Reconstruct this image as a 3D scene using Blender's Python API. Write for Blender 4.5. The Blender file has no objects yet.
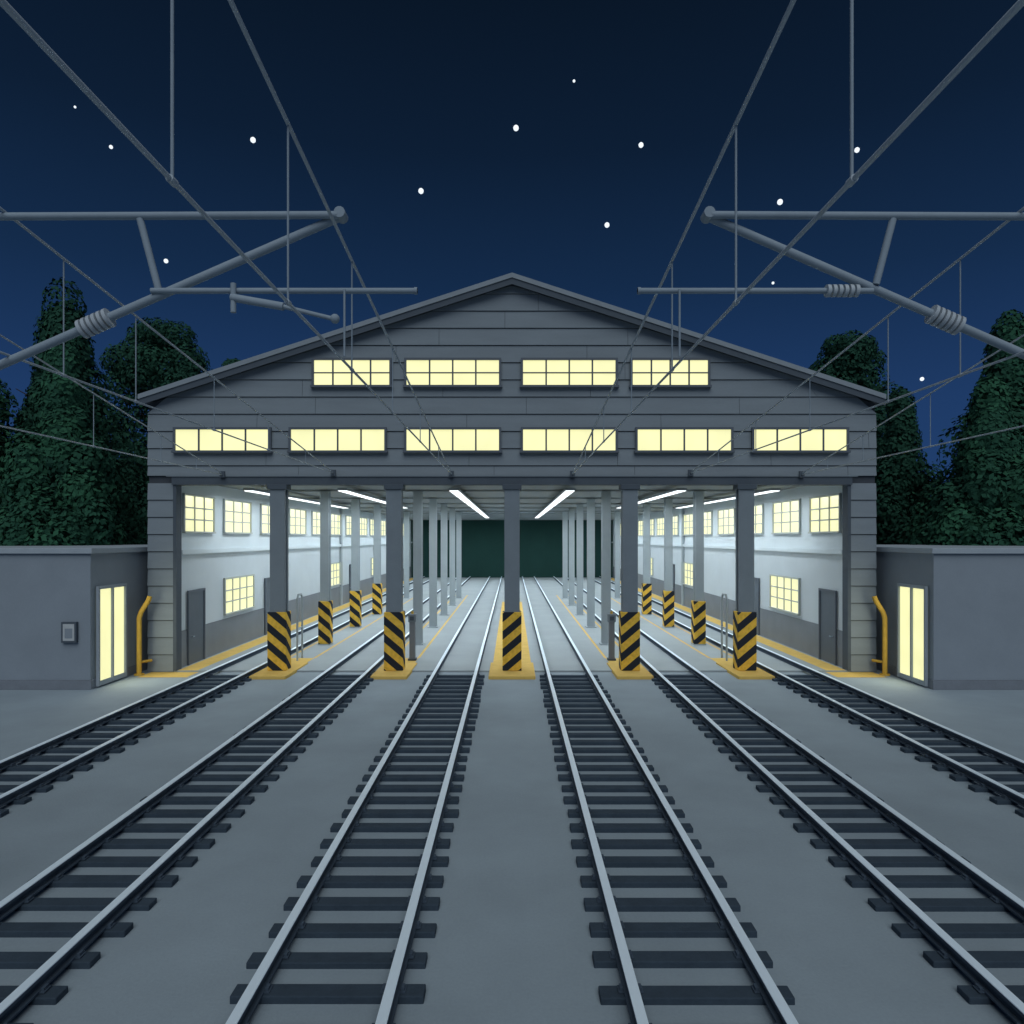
import bpy, math, random
import numpy as np
from mathutils import Vector
random.seed(7); rng=np.random.default_rng(7)
S=bpy.context.scene
S.view_settings.view_transform='Standard'; S.view_settings.look='None'; S.view_settings.exposure=0
H=4.8; F=700.0; D=25.08

# ---------------- materials ----------------
def srgb(r,g,b):
    f=lambda c:((c/255+0.055)/1.055)**2.4 if c/255>0.04045 else c/255/12.92
    return (f(r),f(g),f(b),1)
def mat(name,col,rough=0.8,var=0.12,scale=2.0,metal=0.0,bump=0.0,fine=30,stretch=(1,1,1),spec=0.3):
    m=bpy.data.materials.new(name); m.use_nodes=True; nt=m.node_tree; N=nt.nodes; L=nt.links
    b=N['Principled BSDF']; b.inputs['Roughness'].default_value=rough; b.inputs['Metallic'].default_value=metal
    b.inputs['Specular IOR Level'].default_value=spec
    tc=N.new('ShaderNodeTexCoord'); mp=N.new('ShaderNodeMapping'); mp.inputs['Scale'].default_value=stretch
    L.new(tc.outputs['Object'],mp.inputs['Vector'])
    n=N.new('ShaderNodeTexNoise'); n.inputs['Scale'].default_value=scale; n.inputs['Detail'].default_value=6; n.inputs['Roughness'].default_value=0.6
    L.new(mp.outputs[0],n.inputs['Vector'])
    n2=N.new('ShaderNodeTexNoise'); n2.inputs['Scale'].default_value=fine; n2.inputs['Detail'].default_value=3
    L.new(mp.outputs[0],n2.inputs['Vector'])
    ad=N.new('ShaderNodeMath'); ad.operation='MULTIPLY_ADD'; ad.inputs[1].default_value=0.35
    L.new(n2.outputs[0],ad.inputs[0]); L.new(n.outputs[0],ad.inputs[2])
    r=N.new('ShaderNodeMapRange'); r.inputs[1].default_value=0.4; r.inputs[2].default_value=0.95
    r.inputs[3].default_value=1-var; r.inputs[4].default_value=1+var
    L.new(ad.outputs[0],r.inputs[0])
    vm=N.new('ShaderNodeVectorMath'); vm.operation='SCALE'; vm.inputs[0].default_value=col[:3]
    L.new(r.outputs[0],vm.inputs['Scale']); L.new(vm.outputs[0],b.inputs['Base Color'])
    if bump>0:
        bp=N.new('ShaderNodeBump'); bp.inputs['Strength'].default_value=bump; bp.inputs['Distance'].default_value=0.02
        L.new(n2.outputs[0],bp.inputs['Height']); L.new(bp.outputs[0],b.inputs['Normal'])
    return m
def emat(name,col,st,var=0.06):
    m=bpy.data.materials.new(name); m.use_nodes=True; nt=m.node_tree; N=nt.nodes; L=nt.links
    b=N['Principled BSDF']; b.inputs['Base Color'].default_value=(0.3,0.3,0.25,1); b.inputs['Roughness'].default_value=0.25
    b.inputs['Emission Color'].default_value=col
    tc=N.new('ShaderNodeTexCoord'); n=N.new('ShaderNodeTexNoise'); n.inputs['Scale'].default_value=0.9
    L.new(tc.outputs['Object'],n.inputs['Vector'])
    r=N.new('ShaderNodeMapRange'); r.inputs[1].default_value=0.3; r.inputs[2].default_value=0.7
    r.inputs[3].default_value=st*(1-var); r.inputs[4].default_value=st*(1+var)
    L.new(n.outputs[0],r.inputs[0]); L.new(r.outputs[0],b.inputs['Emission Strength'])
    return m
def hazard(name,sgn):
    m=bpy.data.materials.new(name); m.use_nodes=True; nt=m.node_tree; N=nt.nodes; L=nt.links
    b=N['Principled BSDF']; b.inputs['Roughness'].default_value=0.8; b.inputs['Specular IOR Level'].default_value=.15
    tc=N.new('ShaderNodeTexCoord'); sx=N.new('ShaderNodeSeparateXYZ'); L.new(tc.outputs['Object'],sx.inputs[0])
    a=N.new('ShaderNodeMath'); a.operation='ADD'; L.new(sx.outputs[0],a.inputs[0]); L.new(sx.outputs[1],a.inputs[1])
    c=N.new('ShaderNodeMath'); c.operation='MULTIPLY_ADD'; c.inputs[1].default_value=0.85*sgn
    L.new(a.outputs[0],c.inputs[0]); L.new(sx.outputs[2],c.inputs[2])
    d=N.new('ShaderNodeMath'); d.operation='DIVIDE'; d.inputs[1].default_value=0.62; L.new(c.outputs[0],d.inputs[0])
    e=N.new('ShaderNodeMath'); e.operation='FRACT'; L.new(d.outputs[0],e.inputs[0])
    g=N.new('ShaderNodeMath'); g.operation='GREATER_THAN'; g.inputs[1].default_value=0.5; L.new(e.outputs[0],g.inputs[0])
    mx=N.new('ShaderNodeMix'); mx.data_type='RGBA'; L.new(g.outputs[0],mx.inputs[0])
    n=N.new('ShaderNodeTexNoise'); n.inputs['Scale'].default_value=7; n.inputs['Detail'].default_value=6; L.new(tc.outputs['Object'],n.inputs['Vector'])
    cr=N.new('ShaderNodeValToRGB'); cr.color_ramp.elements[0].color=(0.62,0.38,0.05,1); cr.color_ramp.elements[1].color=(0.80,0.50,0.07,1)
    cr.color_ramp.elements[0].position=.3; cr.color_ramp.elements[1].position=.6
    L.new(n.outputs[0],cr.inputs[0]); L.new(cr.outputs[0],mx.inputs[6]); mx.inputs[7].default_value=(0.02,0.025,0.035,1)
    L.new(mx.outputs[2],b.inputs['Base Color'])
    return m
M=dict(
 ground=mat('yard_concrete',(0.285,0.345,0.395),0.9,0.12,0.45,bump=0.2,fine=26,spec=.15),
 floor=mat('shed_floor_concrete',(0.31,0.355,0.38),0.8,0.08,0.5,bump=0.08,fine=18,spec=.15),
 board=mat('siding_board',(0.215,0.252,0.285),0.8,0.10,1.2,stretch=(0.35,1,2),bump=0.1,spec=.15),
 back=mat('siding_shadow_backing',(0.06,0.07,0.085),0.9),
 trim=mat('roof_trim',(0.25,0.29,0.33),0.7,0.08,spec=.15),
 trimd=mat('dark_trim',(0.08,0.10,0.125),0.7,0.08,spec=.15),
 roof=mat('roof_sheet',(0.12,0.135,0.16),0.7,0.1),
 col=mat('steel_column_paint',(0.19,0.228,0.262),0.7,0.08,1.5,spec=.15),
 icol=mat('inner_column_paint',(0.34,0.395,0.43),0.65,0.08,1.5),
 wall=mat('inner_wall_plaster',(0.60,0.67,0.71),0.85,0.05,0.5),
 wall2=mat('inner_wall_lower_plaster',(0.52,0.58,0.62),0.85,0.06,0.5),
 dado=mat('dado_paint',(0.18,0.205,0.235),0.6,0.10,1.0),
 darkend=mat('dark_end_green',(0.018,0.055,0.05),0.8,0.08,0.6,spec=.1),  # night darkness of the open far end, put into the colour
 ceil=mat('ceiling_panel',(0.24,0.27,0.29),0.8,0.06,0.5),
 frame=mat('window_frame',(0.10,0.12,0.15),0.5,0.06),
 wframe=mat('inner_window_frame',(0.42,0.46,0.44),0.5,0.05),
 door=mat('steel_door',(0.10,0.125,0.155),0.5,0.08),
 yellow=mat('yellow_floor_paint',(0.66,0.45,0.13),0.85,0.10,2.5,fine=12,spec=.1),
 ysteel=mat('yellow_pipe_paint',(0.60,0.38,0.07),0.8,0.10,5,spec=.1),
 sleeper=mat('sleeper_timber',(0.045,0.065,0.09),0.9,0.18,3,bump=0.3,spec=.1),
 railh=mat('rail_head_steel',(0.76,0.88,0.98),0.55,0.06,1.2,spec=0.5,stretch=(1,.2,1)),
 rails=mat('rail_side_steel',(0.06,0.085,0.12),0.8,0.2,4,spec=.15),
 galv=mat('galvanised_tube',(0.27,0.33,0.39),0.75,0.08,4,spec=0.15),
 wire=mat('overhead_wire_metal',(0.42,0.48,0.54),0.6,0.05,4),
 insul=mat('insulator_ceramic',(0.42,0.47,0.52),0.45,0.05,4),
 annex=mat('annex_render',(0.25,0.29,0.335),0.9,0.08,0.8,bump=0.1,spec=.1),
 cap=mat('parapet_cap',(0.34,0.39,0.44),0.8,0.08,spec=.1),
 plinth=mat('plinth_render',(0.20,0.225,0.26),0.9,0.12,spec=.05),
 bark=mat('bark',(0.06,0.05,0.045),0.9,0.2,6),
 paper=mat('notice_paper',(0.45,0.48,0.5),0.8,0.1,9),
 win=emat('lit_window_glass',(0.93,0.91,0.46,1),1.0),
 win2=emat('lit_inner_window_glass',(0.93,0.91,0.47,1),0.92),
 tube=emat('fluorescent_tube',(0.92,0.97,1.0,1),1.6,0.02),
 star=emat('star_glow',(0.85,0.93,1,1),1.1,0.0),
)
M['hazL']=hazard('hazard_stripe_paint_a',1); M['hazR']=hazard('hazard_stripe_paint_b',-1)

# ---------------- mesh helper ----------------
def empty(name,loc=(0,0,0)):
    o=bpy.data.objects.new(name,None); o.location=loc; S.collection.objects.link(o); o.empty_display_size=0.3; return o
class MB:
    def __init__(s): s.v=[]; s.f=[]; s.m=[]; s.mats=[]; s.sm=[]
    def mi(s,m):
        if m not in s.mats: s.mats.append(m)
        return s.mats.index(m)
    def poly(s,vs,fs,m,smooth=False):
        o=len(s.v); s.v+=[tuple(v) for v in vs]; k=s.mi(m)
        for f in fs: s.f.append([o+i for i in f]); s.m.append(k); s.sm.append(smooth)
    def box(s,x0,x1,y0,y1,z0,z1,m):
        if x0>x1:x0,x1=x1,x0
        s.poly([(x0,y0,z0),(x1,y0,z0),(x1,y1,z0),(x0,y1,z0),(x0,y0,z1),(x1,y0,z1),(x1,y1,z1),(x0,y1,z1)],
          [(0,3,2,1),(4,5,6,7),(0,1,5,4),(1,2,6,5),(2,3,7,6),(3,0,4,7)],m)
    def cyl(s,p0,p1,r,m,n=10,r1=None,cap=True):
        p0=Vector(p0);p1=Vector(p1); d=(p1-p0).normalized(); r1=r if r1 is None else r1
        a=d.orthogonal().normalized(); b=d.cross(a)
        vs=[]
        for p,rr in((p0,r),(p1,r1)):
            for i in range(n):
                t=2*math.pi*i/n; vs.append(p+a*math.cos(t)*rr+b*math.sin(t)*rr)
        fs=[(i,(i+1)%n,n+(i+1)%n,n+i) for i in range(n)]
        s.poly(vs,fs,m,True)
        if cap: s.poly(vs,[tuple(range(n-1,-1,-1)),tuple(range(n,2*n))],m)
    def path(s,pts,r,m,n=10):
        for a,b in zip(pts[:-1],pts[1:]): s.cyl(a,b,r,m,n)
        for p in pts[1:-1]: s.ball(p,r*1.01,m)
    def ball(s,c,r,m,n=8,k=6):
        vs=[];fs=[]
        for j in range(k+1):
            ph=math.pi*j/k
            for i in range(n):
                t=2*math.pi*i/n; vs.append((c[0]+r*math.sin(ph)*math.cos(t),c[1]+r*math.sin(ph)*math.sin(t),c[2]+r*math.cos(ph)))
        for j in range(k):
            for i in range(n): fs.append((j*n+i,(j+1)*n+i,(j+1)*n+(i+1)%n,j*n+(i+1)%n))
        s.poly(vs,fs,m,True)
    def insul(s,p0,p1,r,m,n=6):
        p0=Vector(p0);p1=Vector(p1); d=(p1-p0)
        for i in range(n):
            c=p0+d*((i+.5)/n); h=d.normalized()*(d.length/n*0.30)
            s.cyl(c-h,c+h,r,m,14)
    def build(s,name,parent=None,bevel=0,loc=None):
        me=bpy.data.meshes.new(name); me.from_pydata(s.v,[],s.f); 
        for m in s.mats: me.materials.append(m)
        me.polygons.foreach_set('material_index',s.m); me.polygons.foreach_set('use_smooth',s.sm); me.update()
        o=bpy.data.objects.new(name,me); S.collection.objects.link(o)
        if parent: o.parent=parent
        if bevel:
            b=o.modifiers.new('bevel','BEVEL'); b.width=bevel; b.segments=2; b.limit_method='ANGLE'
        return o

# ---------------- ground ----------------
g=MB(); g.poly([(-1500,-600,0),(1500,-600,0),(1500,2500,0),(-1500,2500,0)],[(0,1,2,3)],M['ground']); g.build('ground')

# ---------------- tracks ----------------
TX=[-9.75,-5.68,-1.94,1.94,5.68,9.75]
for tx in TX:
    e=empty('railway_track',(0,0,0))
    sl=MB(); y=-3.0
    while y<24.6:
        j=random.uniform(-.03,.03); k=random.uniform(-.012,.012)
        sl.box(tx-1.0+j,tx+1.0+j,y+k,y+k+0.21,-0.05,0.075+random.uniform(-.006,.006),M['sleeper'])
        y+=0.6
    sl.build('sleepers',e,0.012)
    for sx in(-1,1):
        r=MB(); x=tx+sx*0.705; y0,y1=-4,83.8
        r.box(x-.075,x+.075,y0,y1,0.078,0.10,M['rails']); r.box(x-.018,x+.018,y0,y1,0.10,0.185,M['rails'])
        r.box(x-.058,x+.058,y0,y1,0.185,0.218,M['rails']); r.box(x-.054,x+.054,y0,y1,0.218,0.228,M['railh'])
        r.build('rail_left' if sx<0 else 'rail_right',e)
        c=MB(); y=-3.0
        while y<24.6:
            c.box(x-.13,x+.13,y+.05,y+.17,0.082,0.094,M['rails'])
            c.box(x-.115,x-.08,y+.07,y+.15,0.094,0.125,M['rails']); c.box(x+.08,x+.115,y+.07,y+.15,0.094,0.125,M['rails'])
            y+=0.6
        c.build('rail_clips',e)

# ---------------- depot ----------------
dep=empty('train_depot_building',(0,0,0))
W=13.04; EZ=9.62; AZ=13.86; WI=12.1; YB=84.0; CZ=6.95
def hw(z): return W if z<=EZ else W*(AZ-z)/(AZ-EZ)
b=MB()
yb0,yb1=D+.04,D+.32
def prism(mb,pts,y0,y1,m):
    n=len(pts); vs=[(p[0],y0,p[1]) for p in pts]+[(p[0],y1,p[1]) for p in pts]
    mb.poly(vs,[tuple(range(n)),tuple(range(2*n-1,n-1,-1))]+[(i,n+i,n+(i+1)%n,(i+1)%n) for i in range(n)],m)
prism(b,[(-W+.02,7.0),(W-.02,7.0),(W-.02,EZ),(0,AZ-.03),(-W+.02,EZ)],yb0,yb1,M['back'])
for s_ in(-1,1): b.box(s_*WI,s_*(W-.02),yb0,yb1,0,6.998,M['back'])
b.build('gable_wall',dep)
b=MB(); z=0.0; P=0.615
def board(mb,x0,x1,z0,z1):
    def c(x,z): w=hw(z); return max(-w,min(w,x))
    a0,a1,b0,b1=c(x0,z0),c(x1,z0),c(x0,z1),c(x1,z1)
    if a1-a0<0.05: return
    f0,f1=D-.05,D-.005
    vs=[(a0,f0,z0),(a1,f0,z0),(b1,f1,z1),(b0,f1,z1),(a0,yb0-.002,z0),(a1,yb0-.002,z0),(b1,yb0-.002,z1),(b0,yb0-.002,z1)]
    mb.poly(vs,[(0,1,2,3),(4,7,6,5),(0,4,5,1),(1,5,6,2),(2,6,7,3),(3,7,4,0)],M['board'])
z=0.02
while z<AZ-.05:
    z1=min(z+P-.024,AZ-.02)
    if z+P<7.05:
        board(b,-W,-WI-.02,z,z1); board(b,WI+.02,W,z,z1)
    else:
        zz=max(z,7.03)
        x=-W-random.uniform(0,3)
        while x<W:
            x2=x+random.uniform(4.6,8.2); board(b,x+.006,x2-.006,zz,z1); x=x2
    z+=P
b.build('siding_boards',dep)
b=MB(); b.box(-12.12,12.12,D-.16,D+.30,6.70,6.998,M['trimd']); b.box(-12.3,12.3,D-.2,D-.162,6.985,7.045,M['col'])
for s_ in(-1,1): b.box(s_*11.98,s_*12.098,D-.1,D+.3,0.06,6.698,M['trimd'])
b.build('door_header_beam',dep)
b=MB(); sl_=(AZ-EZ)/W
for s_ in(-1,1):
    ov=W+.12; zo=AZ-ov*sl_
    t0=.06;t1=.30
    vs=[]
    for y in(D-.3,YB+.3):
        vs+=[(0,y,AZ+t0),(s_*ov,y,zo+t0),(s_*ov,y,zo+t1-.06),(0,y,AZ+t1)]
    b.poly(vs,[(0,1,2,3),(7,6,5,4),(0,4,5,1),(1,5,6,2),(2,6,7,3)],M['roof'])
b.build('roof',dep)
b=MB()
for s_ in(-1,1):
    ov=W+.17; zo=AZ-ov*sl_
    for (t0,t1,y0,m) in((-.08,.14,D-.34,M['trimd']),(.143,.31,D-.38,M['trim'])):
        vs=[]
        for y in(y0,D-.302): vs+=[(0,y,AZ+t0),(s_*ov,y,zo+t0),(s_*ov,y,zo+t1),(0,y,AZ+t1)]
        b.poly(vs,[(0,1,2,3),(7,6,5,4),(0,4,5,1),(1,5,6,2),(2,6,7,3)],m)
b.build('barge_board',dep)
for s_,nm in((-1,'left'),(1,'right')):
    b=MB(); y0=D+.33
    b.box(s_*WI,s_*(W-.03),y0,YB,1.4,4.20,M['wall2']); b.box(s_*WI,s_*(W-.03),y0,YB,4.203,EZ,M['wall'])
    b.box(s_*(WI-.03),s_*(W-.03),y0,YB,0,1.397,M['dado'])
    b.box(s_*(WI-.14),s_*(WI-.001),y0,YB,4.20,4.36,M['wall'])
    b.build('side_wall_'+nm,dep)
    b=MB(); y=37.2
    while y<YB: b.box(s_*(WI-.16),s_*(WI-.033),y-.14,y+.14,0,CZ,M['icol']); y+=12.0
    b.build('pilasters_'+nm,dep)
b=MB(); b.box(-W,W,YB,YB+.25,0,CZ+3,M['darkend'])  # added dark ribbed panel, stands in for night beyond the open end
for i in range(-6,7):
    b.box(i*2.0-.05,i*2.0+.05,YB-.05,YB-.001,.062,CZ-.001,M['darkend'])
for z in(1.2,3.2,5.2): b.box(-12,12,YB-.03,YB-.001,z,z+.08,M['darkend'])
b.build('dark_end_panel',dep)
def window_x(mb,x0,x1,z0,z1,yf,nx,nz,fr=.07,glass=None,frm=None):
    frm=frm or M['frame']; glass=glass or M['win']
    mb.box(x0,x1,yf-.045,yf-.02,z0,z1,glass)
    t=.08
    mb.box(x0-t,x1+t,yf-.11,yf-.0,z1,z1+t,frm); mb.box(x0-t-.04,x1+t+.04,yf-.15,yf-.0,z0-t,z0,frm)
    mb.box(x0-t,x0,yf-.11,yf,z0,z1,frm); mb.box(x1,x1+t,yf-.11,yf,z0,z1,frm)
    for i in range(1,nx):
        x=x0+(x1-x0)*i/nx; mb.box(x-.028,x+.028,yf-.085,yf-.046,z0,z1,frm)
    for i in range(1,nz):
        z=z0+(z1-z0)*i/nz; mb.box(x0,x1,yf-.078,yf-.046,z-.022,z+.022,frm)
def px(x): return (x-512)/27.91
def pz(y): return H-(y-538)/27.91
for (a,c,n) in((315,390,4),(407,499,4),(523,615,4),(632,707,4)):
    b=MB(); window_x(b,px(a),px(c),pz(386),pz(361),D-.05,n,2); b.build('upper_window',dep)
for (a,c) in((177,270),(292,385),(407,499),(523,615),(637,730),(753,845)):
    b=MB(); window_x(b,px(a),px(c),pz(451),pz(430),D-.05,4,1)
    b.build('lower_window',dep)
def window_y(mb,s_,xw,y0,y1,z0,z1,ny,nz,glass,frm,t=.07):
    A=lambda d:s_*(xw-d)
    mb.box(A(.035),A(.01),y0,y1,z0,z1,glass)
    mb.box(A(.09),A(.001),y0-t,y1+t,z1,z1+t,frm); mb.box(A(.13),A(.001),y0-t,y1+t,z0-t,z0,frm)
    mb.box(A(.09),A(.001),y0-t,y0,z0,z1,frm); mb.box(A(.09),A(.001),y1,y1+t,z0,z1,frm)
    for i in range(1,ny):
        y=y0+(y1-y0)*i/ny; mb.box(A(.07),A(.036),y-.03,y+.03,z0,z1,frm)
    for i in range(1,nz):
        z=z0+(z1-z0)*i/nz; mb.box(A(.065),A(.036),y0,y1,z-.025,z+.025,frm)
for s_ in(-1,1):
    y=25.75
    while y<80:
        b=MB(); window_y(b,s_,WI,y,y+(2.5 if y<27 else 2.9),5.05,6.38,3,3,M['win2'],M['wframe']); b.build('inner_high_window',dep); y+=3.6 if y<27 else 4.3
    for y in(29.4,46.5,60.0,71.0):
        b=MB(); window_y(b,s_,WI,y,y+3.2,1.62,3.05,4,3,M['win2'],M['wframe']); b.build('inner_low_window',dep)
    for y in(26.1,34.2,52.0):
        b=MB(); A=lambda d:s_*(WI-d)
        b.box(A(.05),A(.031),y,y+1.25,0.06,2.75,M['door'])
        b.box(A(.09),A(.0315),y-.09,y,0.06,2.84,M['frame']); b.box(A(.09),A(.0315),y+1.25,y+1.34,0.06,2.84,M['frame'])
        b.box(A(.09),A(.0315),y,y+1.25,2.75,2.84,M['frame'])
        b.cyl((A(.051),y+.18,1.1),(A(.14),y+.18,1.1),.02,M['galv'])
        b.box(A(.15),A(.12),y+.14,y+.30,1.08,1.12,M['galv'])
        b.build('inner_door',dep)
b=MB(); b.box(-WI+.001,WI-.001,D+.33,YB-.06,CZ,CZ+.12,M['ceil'])
b.build('ceiling',dep)
b=MB(); y=31.2
while y<YB: b.box(-WI+.17,WI-.17,y-.1,y+.1,CZ-.08,CZ-.002,M['ceil']); y+=6
b.build('ceiling_beams',dep)
LX=[-10.4,-6.7,-2.3,2.3,6.7,10.4]
for x in LX:
    b=MB(); y=27.6
    while y<(62 if abs(x)<3 else 40):
        b.box(x-.2,x+.2,y,y+5.4,CZ-.27,CZ-.18,M['trim']); b.box(x-.17,x+.17,y+.02,y+5.38,CZ-.30,CZ-.272,M['tube']); y+=5.4
    b.build('ceiling_lamp',dep)
    l=bpy.data.lights.new('ceiling_lamp_light','AREA'); l.shape='RECTANGLE'; l.size=.34; l.size_y=52; l.energy=1050; l.color=(.86,.95,1)
    o=bpy.data.objects.new('ceiling_lamp_light',l); o.location=(x,53.7,CZ-.32); S.collection.objects.link(o); o.parent=dep
b=MB(); b.box(-WI+.002,WI-.002,D-.05,YB,-.1,.062,M['floor']); b.build('shed_floor',dep)
b=MB()
def strip(x0,x1,y0,y1,z=.066): b.poly([(x0,y0,z),(x1,y0,z),(x1,y1,z),(x0,y1,z)],[(0,1,2,3)],M['yellow'])
for s_ in(-1,1):
    x0,x1=sorted((s_*11.95,s_*11.25)); strip(x0,x1,D-.04,YB-1)
    x0,x1=sorted((s_*12.9,s_*11.2)); strip(x0,x1,D-1.0,D-.06,.006)
    for cx,w in((4.19,.50),(8.31,.52)):
        strip(s_*cx-w,s_*cx+w,26.45,27.6)
        for sg in(-1,1):
            strip(s_*cx+sg*w-.05,s_*cx+sg*w+.05,27.6,58)
strip(-.72,.72,26.45,52)
b.build('safety_marking',dep)
CX=[-8.31,-4.19,0,4.19,8.31]
for cx in CX:
    w=.27
    b=MB(); iw=.80 if cx==0 else .62
    yy0=23.75; yy1=26.4
    b.box(cx-iw,cx+iw,yy0,yy1,-.02,.11,M['yellow']); b.build('column_island',dep,.02)
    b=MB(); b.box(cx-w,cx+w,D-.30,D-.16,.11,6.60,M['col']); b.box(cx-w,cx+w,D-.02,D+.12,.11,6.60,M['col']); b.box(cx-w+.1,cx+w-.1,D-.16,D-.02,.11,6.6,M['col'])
    b.box(cx-w-.07,cx+w+.07,D-.36,D+.18,6.52,6.698,M['trimd'])
    b.build('front_column',dep,.012)
    b=MB(); b.box(cx-.335,cx+.335,D-.36,D+.2,.112,2.18,M['hazL'] if cx<0 else M['hazR'])
    b.build('hazard_wrap',dep,.02)
    y=31.2
    while y<58:
        b=MB(); q=.19
        b.box(cx-q,cx+q,y-.2,y-.13,.06,CZ-.082,M['icol']); b.box(cx-q,cx+q,y+.13,y+.2,.06,CZ-.082,M['icol']); b.box(cx-.05,cx+.05,y-.13,y+.13,.06,CZ-.082,M['icol'])
        b.box(cx-q-.08,cx+q+.08,y-.28,y+.28,.06,.11,M['icol'])
        b.build('inner_column',dep)
        if abs(cx)>8 and y<50:
            b=MB(); b.box(cx-.26,cx+.26,y-.26,y+.26,.112,2.0,M['hazL'] if cx<0 else M['hazR']); b.build('hazard_wrap',dep,.02)
        y+=6.0

# ---------------- annexes ----------------
for s_ in(-1,1):
    an=empty('annex_building'); X=13.34; Y0=22.15
    b=MB()
    b.box(s_*X,s_*26,Y0,34,.3,4.30,M['annex']); b.box(s_*(X-.03),s_*26.03,Y0-.03,34.03,0,.297,M['plinth']); b.build('walls',an,.01)
    b=MB(); b.box(s_*(X-.10),s_*26.1,Y0-.10,34.1,4.303,4.48,M['cap']); b.build('parapet_cap',an,.015)
    b=MB(); A=lambda d:s_*(X-.03-d)
    ya,yb_=22.48,23.95
    b.box(A(.03),A(.002),ya,yb_,.12,3.15,M['win'])
    for y in(ya-.09,(ya+yb_)/2-.045,yb_): b.box(A(.09),A(.001),y,y+.09,.05,3.15,M['cap'])
    b.box(A(.09),A(.001),ya-.09,yb_+.09,3.151,3.25,M['cap'])
    b.box(A(.08),A(.001),ya,(ya+yb_)/2-.046,.05,.2,M['cap']); b.box(A(.08),A(.001),(ya+yb_)/2+.046,yb_,.05,.2,M['cap'])
    b.build('glazed_door',an)
    l=bpy.data.lights.new('door_lamp_light','AREA'); l.shape='RECTANGLE'; l.size=2.4; l.size_y=1.3; l.energy=38; l.color=(1,.95,.70)
    o=bpy.data.objects.new('door_lamp_light',l); o.location=(s_*(X-.17),(ya+yb_)/2,1.75); o.rotation_euler=(0,s_*math.radians(88),0); S.collection.objects.link(o); o.parent=an
nb=empty('notice_board')
b=MB(); x0,x1,z0,z1=-14.2,-13.72,1.5,2.15
yy=22.11
b.box(x0,x1,yy-.07,yy+.04,z0,z1,M['trimd']); b.box(x0+.06,x1-.06,yy-.078,yy-.071,z0+.06,z1-.06,M['paper']); b.box(x0+.12,x1-.12,yy-.083,yy-.079,z0+.14,z1-.2,M['annex']); b.build('notice_panel',nb,.006)

for s_ in(-1,1):
    e=empty('pipe_guard_rail'); b=MB()
    pts=[(s_*13.05,24.5,0),(s_*13.05,24.5,2.0),(s_*13.0,24.53,2.2),(s_*12.78,24.6,2.6),(s_*12.74,24.62,2.75)]
    b.path(pts,.085,M['ysteel'],12)
    b.path([(s_*13.05,24.5,.45),(s_*12.82,24.9,.45)],.05,M['ysteel'])
    b.cyl((s_*13.05,24.5,0),(s_*13.05,24.5,.05),.17,M['ysteel'],12); b.build('bent_pipe',e)
for s_ in(-1,1):
    e=empty('handrail'); b=MB(); x=s_*8.28
    b.path([(x,27.0,.06),(x,27.0,2.45),(x,27.12,2.6),(x,27.5,2.6),(x,27.62,2.45),(x,27.62,.06)],.04,M['icol'])
    b.cyl((x,27.0,1.3),(x,27.62,1.3),.028,M['icol']); b.build('tube_frame',e)
    e=empty('control_post'); b=MB(); x=s_*3.86
    b.box(x-.16,x+.16,27.0,27.3,.062,.14,M['trimd']); b.box(x-.11,x+.11,27.04,27.26,.14,1.55,M['dado']); b.box(x-.15,x+.15,27.0,27.3,1.55,1.86,M['col'])
    b.box(x-.08,x+.08,26.98,26.999,1.62,1.78,M['trimd']); b.cyl((x,27.15,1.86),(x,27.15,1.95),.05,M['ysteel']); b.build('post_body',e,.012)

# ---------------- overhead line ----------------
def ohl(x,zc,ym,zm,r1,r2,drops):
    e=empty('overhead_wire'); b=MB()
    b.cyl((x,-8,zc),(x,D-.2,zc),r1,M['wire'],8)
    k=(zm-zc)/(D-ym)
    zat=lambda y:zc+(D-y)*k
    b.cyl((x,-8,zat(-8)),(x,D-.2,zat(D-.2)),r2,M['wire'],8)
    for y in drops:
        b.cyl((x,y,zc),(x,y,zat(y)),r2*.55,M['galv'],6); b.cyl((x,y-.04,zc),(x,y+.04,zc),r1*1.5,M['wire'],8)
    b.box(x-.09,x+.09,D-.27,D-.2,zc-.1,zc+.12,M['trimd'])
    b.build('wires',e)
for s_ in(-1,1):
    ohl(s_*2.15,7.06,5.93,8.85,.017,.021,(2.3,4.43,6.72,9.4,12.6,16.4,20.5))
    ohl(s_*6.34,7.10,9.8,8.76,.017,.019,(7.4,9.9,11.8,14.9,18.2,21.5))
    ohl(s_*10.28,7.05,15.9,8.57,.017,.019,(13.2,17.2,20.5,22.8))
YG=8.75; U=lambda p:(p-512)/80; V=lambda q:H-(q-538)/80
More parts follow.
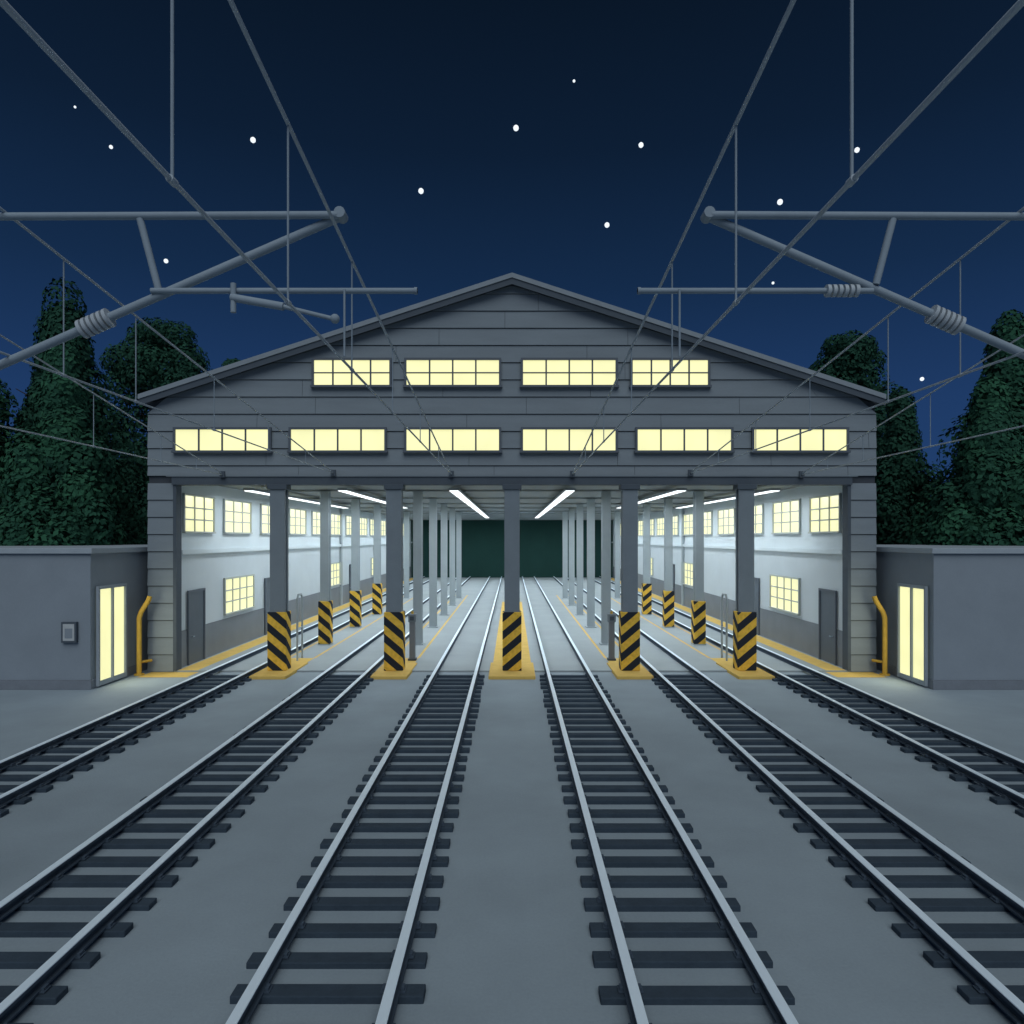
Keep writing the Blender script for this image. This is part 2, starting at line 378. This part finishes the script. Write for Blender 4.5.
for s_ in(-1,1):
    e=empty('overhead_line_cantilever'); G=M['galv']
    L_=s_<0
    fx=lambda p:s_*abs(U(p))
    b=MB(); mx=s_*7.75
    b.box(mx-.13,mx+.13,YG-.13,YG-.10,0,10.4,G); b.box(mx-.13,mx+.13,YG+.10,YG+.13,0,10.4,G); b.box(mx-.03,mx+.03,YG-.10,YG+.10,0,10.4,G)
    b.box(mx-.3,mx+.3,YG-.3,YG+.3,0,.12,M['annex']); b.build('mast',e)
    b=MB(); tp=342 if L_ else 317
    b.cyl((mx,YG,V(217)),(fx(tp-4),YG,V(215)),.047,G,12)
    tip=(fx(tp),YG+.09,V(212)); lz=V(335)
    lowp=60 if L_ else 35
    dd=Vector((fx(lowp),YG+.09,lz))-Vector(tip); low=Vector(tip)+dd*((mx-tip[0])/dd.x)
    b.cyl(tip,low,.055,G,12)
    b.cyl((fx(tp-2),YG-.04,V(213)),(fx(tp-2),YG+.15,V(213)),.07,G,12)
    b.cyl((fx(140 if L_ else 131),YG,V(219)),(fx(157 if L_ else 146),YG+.05,V(290 if L_ else 283)),.044,G,10)
    re=417 if L_ else 386
    b.cyl((fx(150),YG+.03,V(290)),(fx(re),YG+.03,V(290)),.036,G,10)
    b.cyl((fx(re-3),YG+.03,V(290)),(fx(re),YG+.03,V(290)),.044,G,10)
    if L_:
        b.cyl((fx(234),YG-.02,V(284)),(fx(234),YG-.02,V(313)),.035,G,10)
        b.cyl((fx(232),YG-.02,V(298)),(fx(285),YG-.05,V(308)),.05,G,10)
        b.cyl((fx(285),YG-.05,V(308)),(fx(338),YG-.05,V(321)),.028,G,10)
        b.ball((fx(336),YG-.05,V(320)),.06,G,10,6)
    else:
        b.insul((fx(198),YG+.03,V(290)),(fx(164),YG+.03,V(290)),.078,M['insul'],6)
    b.cyl((fx(345),YG-.03,V(290)),(fx(345),YG-.03,7.06),.014,G,8)
    d=Vector(low)-Vector(tip)
    def at(p): 
        t=(fx(p)-tip[0])/(low[0]-tip[0]); return Vector(tip)+d*t
    ia,ib=(107,76) if L_ else (90,59)
    b.insul(at(ia),at(ib),.12,M['insul'],6)
    b.build('cantilever_tubes',e)

# ---------------- trees ----------------
leafm=[mat('leaf_dark',(.022,.070,.048),.95,.12,1,spec=.05),mat('leaf_mid',(.026,.085,.055),.95,.12,1,spec=.05),mat('leaf_light',(.034,.112,.066),.95,.12,1,spec=.05)]
def leaves(name,parent,cl,per,size,mats=leafm):
    n=len(cl)*per; cl=np.array(cl)
    c=np.repeat(cl,per,axis=0)
    d=rng.normal(size=(n,3)); d/=np.linalg.norm(d,axis=1)[:,None]
    rad=rng.uniform(.75,1.0,n)**.6
    p=c[:,:3]+d*c[:,3:6]*rad[:,None]
    nn=d+rng.normal(size=(n,3))*.28; nn/=np.linalg.norm(nn,axis=1)[:,None]
    a=np.cross(nn,rng.normal(size=(n,3))); a/=np.linalg.norm(a,axis=1)[:,None]; bb=np.cross(nn,a)
    s=size*rng.uniform(.6,1.3,n)[:,None]
    q=np.stack([p-a*s,p-bb*s*.6,p+a*s,p+bb*s*.6],1).reshape(-1,3)
    me=bpy.data.meshes.new(name); me.vertices.add(4*n); me.vertices.foreach_set('co',q.ravel())
    me.loops.add(4*n); me.loops.foreach_set('vertex_index',np.arange(4*n)); me.polygons.add(n)
    me.polygons.foreach_set('loop_start',np.arange(n)*4)
    for m in mats: me.materials.append(m)
    mi=c[:,6].astype(int); fl=rng.random(n)<.05; mi[fl]=rng.integers(0,len(mats),fl.sum())
    me.polygons.foreach_set('material_index',mi); me.update(calc_edges=True); me.validate()
    o=bpy.data.objects.new(name,me); S.collection.objects.link(o)
    if parent:o.parent=parent
    return o
def prof(t,kind):
    if kind=='cone':
        return max(.03,min(1,(1.02-t)*1.55))*(.9+.1*math.sin(t*23)) if t>.08 else .8
    return math.sqrt(max(0.02,1-((t-.55)/.47)**2)) 
def tree(name,x,y,h,r,kind,mi=None,per=260,n=90):
    e=empty(name); b=MB()
    b.cyl((x,y,0),(x,y,h*.45),r*.10+.12,M['bark'],10,r*.07+.08,False); b.cyl((x,y,h*.45),(x,y,h*.93),r*.07+.08,M['bark'],8,.03,False)
    for i in range(14):
        t=random.uniform(.2,.85); a=random.uniform(0,6.28); rr=r*.7*prof(t,kind)
        b.cyl((x,y,h*t),(x+rr*math.cos(a),y+rr*math.sin(a),h*t+rr*.5),.07,M['bark'],6,.02,False)
    b.build('trunk_and_limbs',e)
    cl=[]
    for i in range(n):
        t=random.uniform(.05,.99) ; pr=prof(t,kind)*r; a=random.uniform(0,6.28)
        cr=r*random.uniform(.26,.38)*(.55+.45*prof(t,kind)); q=max(0,pr-cr*.8)*random.uniform(.6,1)
        m=random.choice([0,0,1,1,2]) if mi is None else random.choice(mi)
        cl.append((x+q*math.cos(a),y+q*math.sin(a),h*t-cr*.5,cr,cr,cr*(1.6 if kind=='cone' else .9),m))
    for i in range(16):
        t=.08+.82*i/16; cr=prof(t,kind)*r*.62+.1; cl.append((x,y,h*t,cr,cr,h*.05,0))
    leaves('foliage',e,cl,per,.14)
dk=[0,0,0,1]
tree('conifer_tree',-20.2,31.5,13.4,3.6,'cone',n=120,per=520,mi=[1,1,2])
tree('conifer_tree',-22.4,35,17.8,4.6,'cone',mi=dk,per=360)
tree('conifer_tree',-26.0,33,17,4.2,'cone',mi=[1,2,1],per=360)
tree('broadleaf_tree',-25.0,50,20.2,5.4,'round',mi=dk,per=420,n=130)
tree('broadleaf_tree',-20.3,52,18.0,3.6,'round',mi=dk,per=420)
tree('conifer_tree',-29,44,16,5,'cone',mi=dk)
tree('conifer_tree',21.5,31.5,11.4,3.8,'cone',n=120,per=520,mi=[1,1,2])
tree('conifer_tree',24.2,34,15.3,4.8,'cone',mi=[1,2,1],per=420,n=110)
tree('conifer_tree',22.8,41,13.2,3.8,'cone',mi=dk)
tree('broadleaf_tree',24.0,50,19.2,4.6,'round',mi=dk,per=420,n=120)
tree('conifer_tree',29,37,16,4.5,'cone',mi=[0,1])
cl=[]
for i in range(300):
    x=random.choice([-1,1])*random.uniform(14,75); hh=9+3.5*math.sin(x*.21)+1.5*math.sin(x*.9)
    cl.append((x,random.uniform(98,104),random.uniform(0,hh),2.4,2.4,2.4,0))
leaves('distant_tree_mass',None,cl,110,.55)

# ---------------- stars ----------------
b=MB(); R=620
for (x,y,r) in((75,107,1.3),(111,147,2),(253,140,3),(421,191,3),(516,128,3.1),(574,81,1.5),(607,225,2.8),(641,145,2.8),(780,202,3.1),(857,150,2.8),(166,261,2.4),(773,283,1.5),(922,379,2.2)):
    v=Vector(((x-512)/F,1,-(y-538)/F)); p=v*R
    b.ball((p.x,p.y,p.z+H),r*.9*R/F,M['star'],10,6)
b.build('stars')

# ---------------- world, moon, camera ----------------
w=bpy.data.worlds.new('World'); S.world=w; w.use_nodes=True; nt=w.node_tree; N=nt.nodes; L=nt.links
bg=N['Background']; tc=N.new('ShaderNodeTexCoord'); sx=N.new('ShaderNodeSeparateXYZ'); L.new(tc.outputs['Generated'],sx.inputs[0])
cr=N.new('ShaderNodeValToRGB'); el=cr.color_ramp.elements
el[0].position=0.0; el[0].color=srgb(34,64,110); el[1].position=.62; el[1].color=srgb(9,22,38)
for p,c in((.17,(30,58,101)),(.33,(20,43,74)),(.48,(13,30,52))):
    q=el.new(p); q.color=srgb(*c)
L.new(sx.outputs[2],cr.inputs[0]); L.new(cr.outputs[0],bg.inputs[0]); bg.inputs[1].default_value=1
sk=N.new('ShaderNodeTexSky'); sk.sky_type='NISHITA'; sk.sun_disc=False; sk.sun_elevation=math.radians(48); sk.sun_rotation=math.radians(180)
b2=N.new('ShaderNodeBackground'); b2.inputs[1].default_value=0.0001; L.new(sk.outputs[0],b2.inputs[0])
ad=N.new('ShaderNodeAddShader'); L.new(bg.outputs[0],ad.inputs[0]); L.new(b2.outputs[0],ad.inputs[1]); L.new(ad.outputs[0],N['World Output'].inputs[0])
l=bpy.data.lights.new('moonlight','SUN'); l.energy=1.5; l.angle=math.radians(55); l.color=(.90,.97,1)
o=bpy.data.objects.new('moonlight',l); S.collection.objects.link(o)
o.rotation_euler=(math.radians(42),0,math.radians(3))
o.location=(0,-20,40)
cam=bpy.data.cameras.new('camera'); co=bpy.data.objects.new('camera',cam); S.collection.objects.link(co)
co.location=(0,0,H); co.rotation_euler=(math.radians(90),0,0)
cam.sensor_width=36; cam.lens=F/1024*36; cam.shift_y=26/1024; cam.clip_end=5000; cam.clip_start=.05
S.camera=co
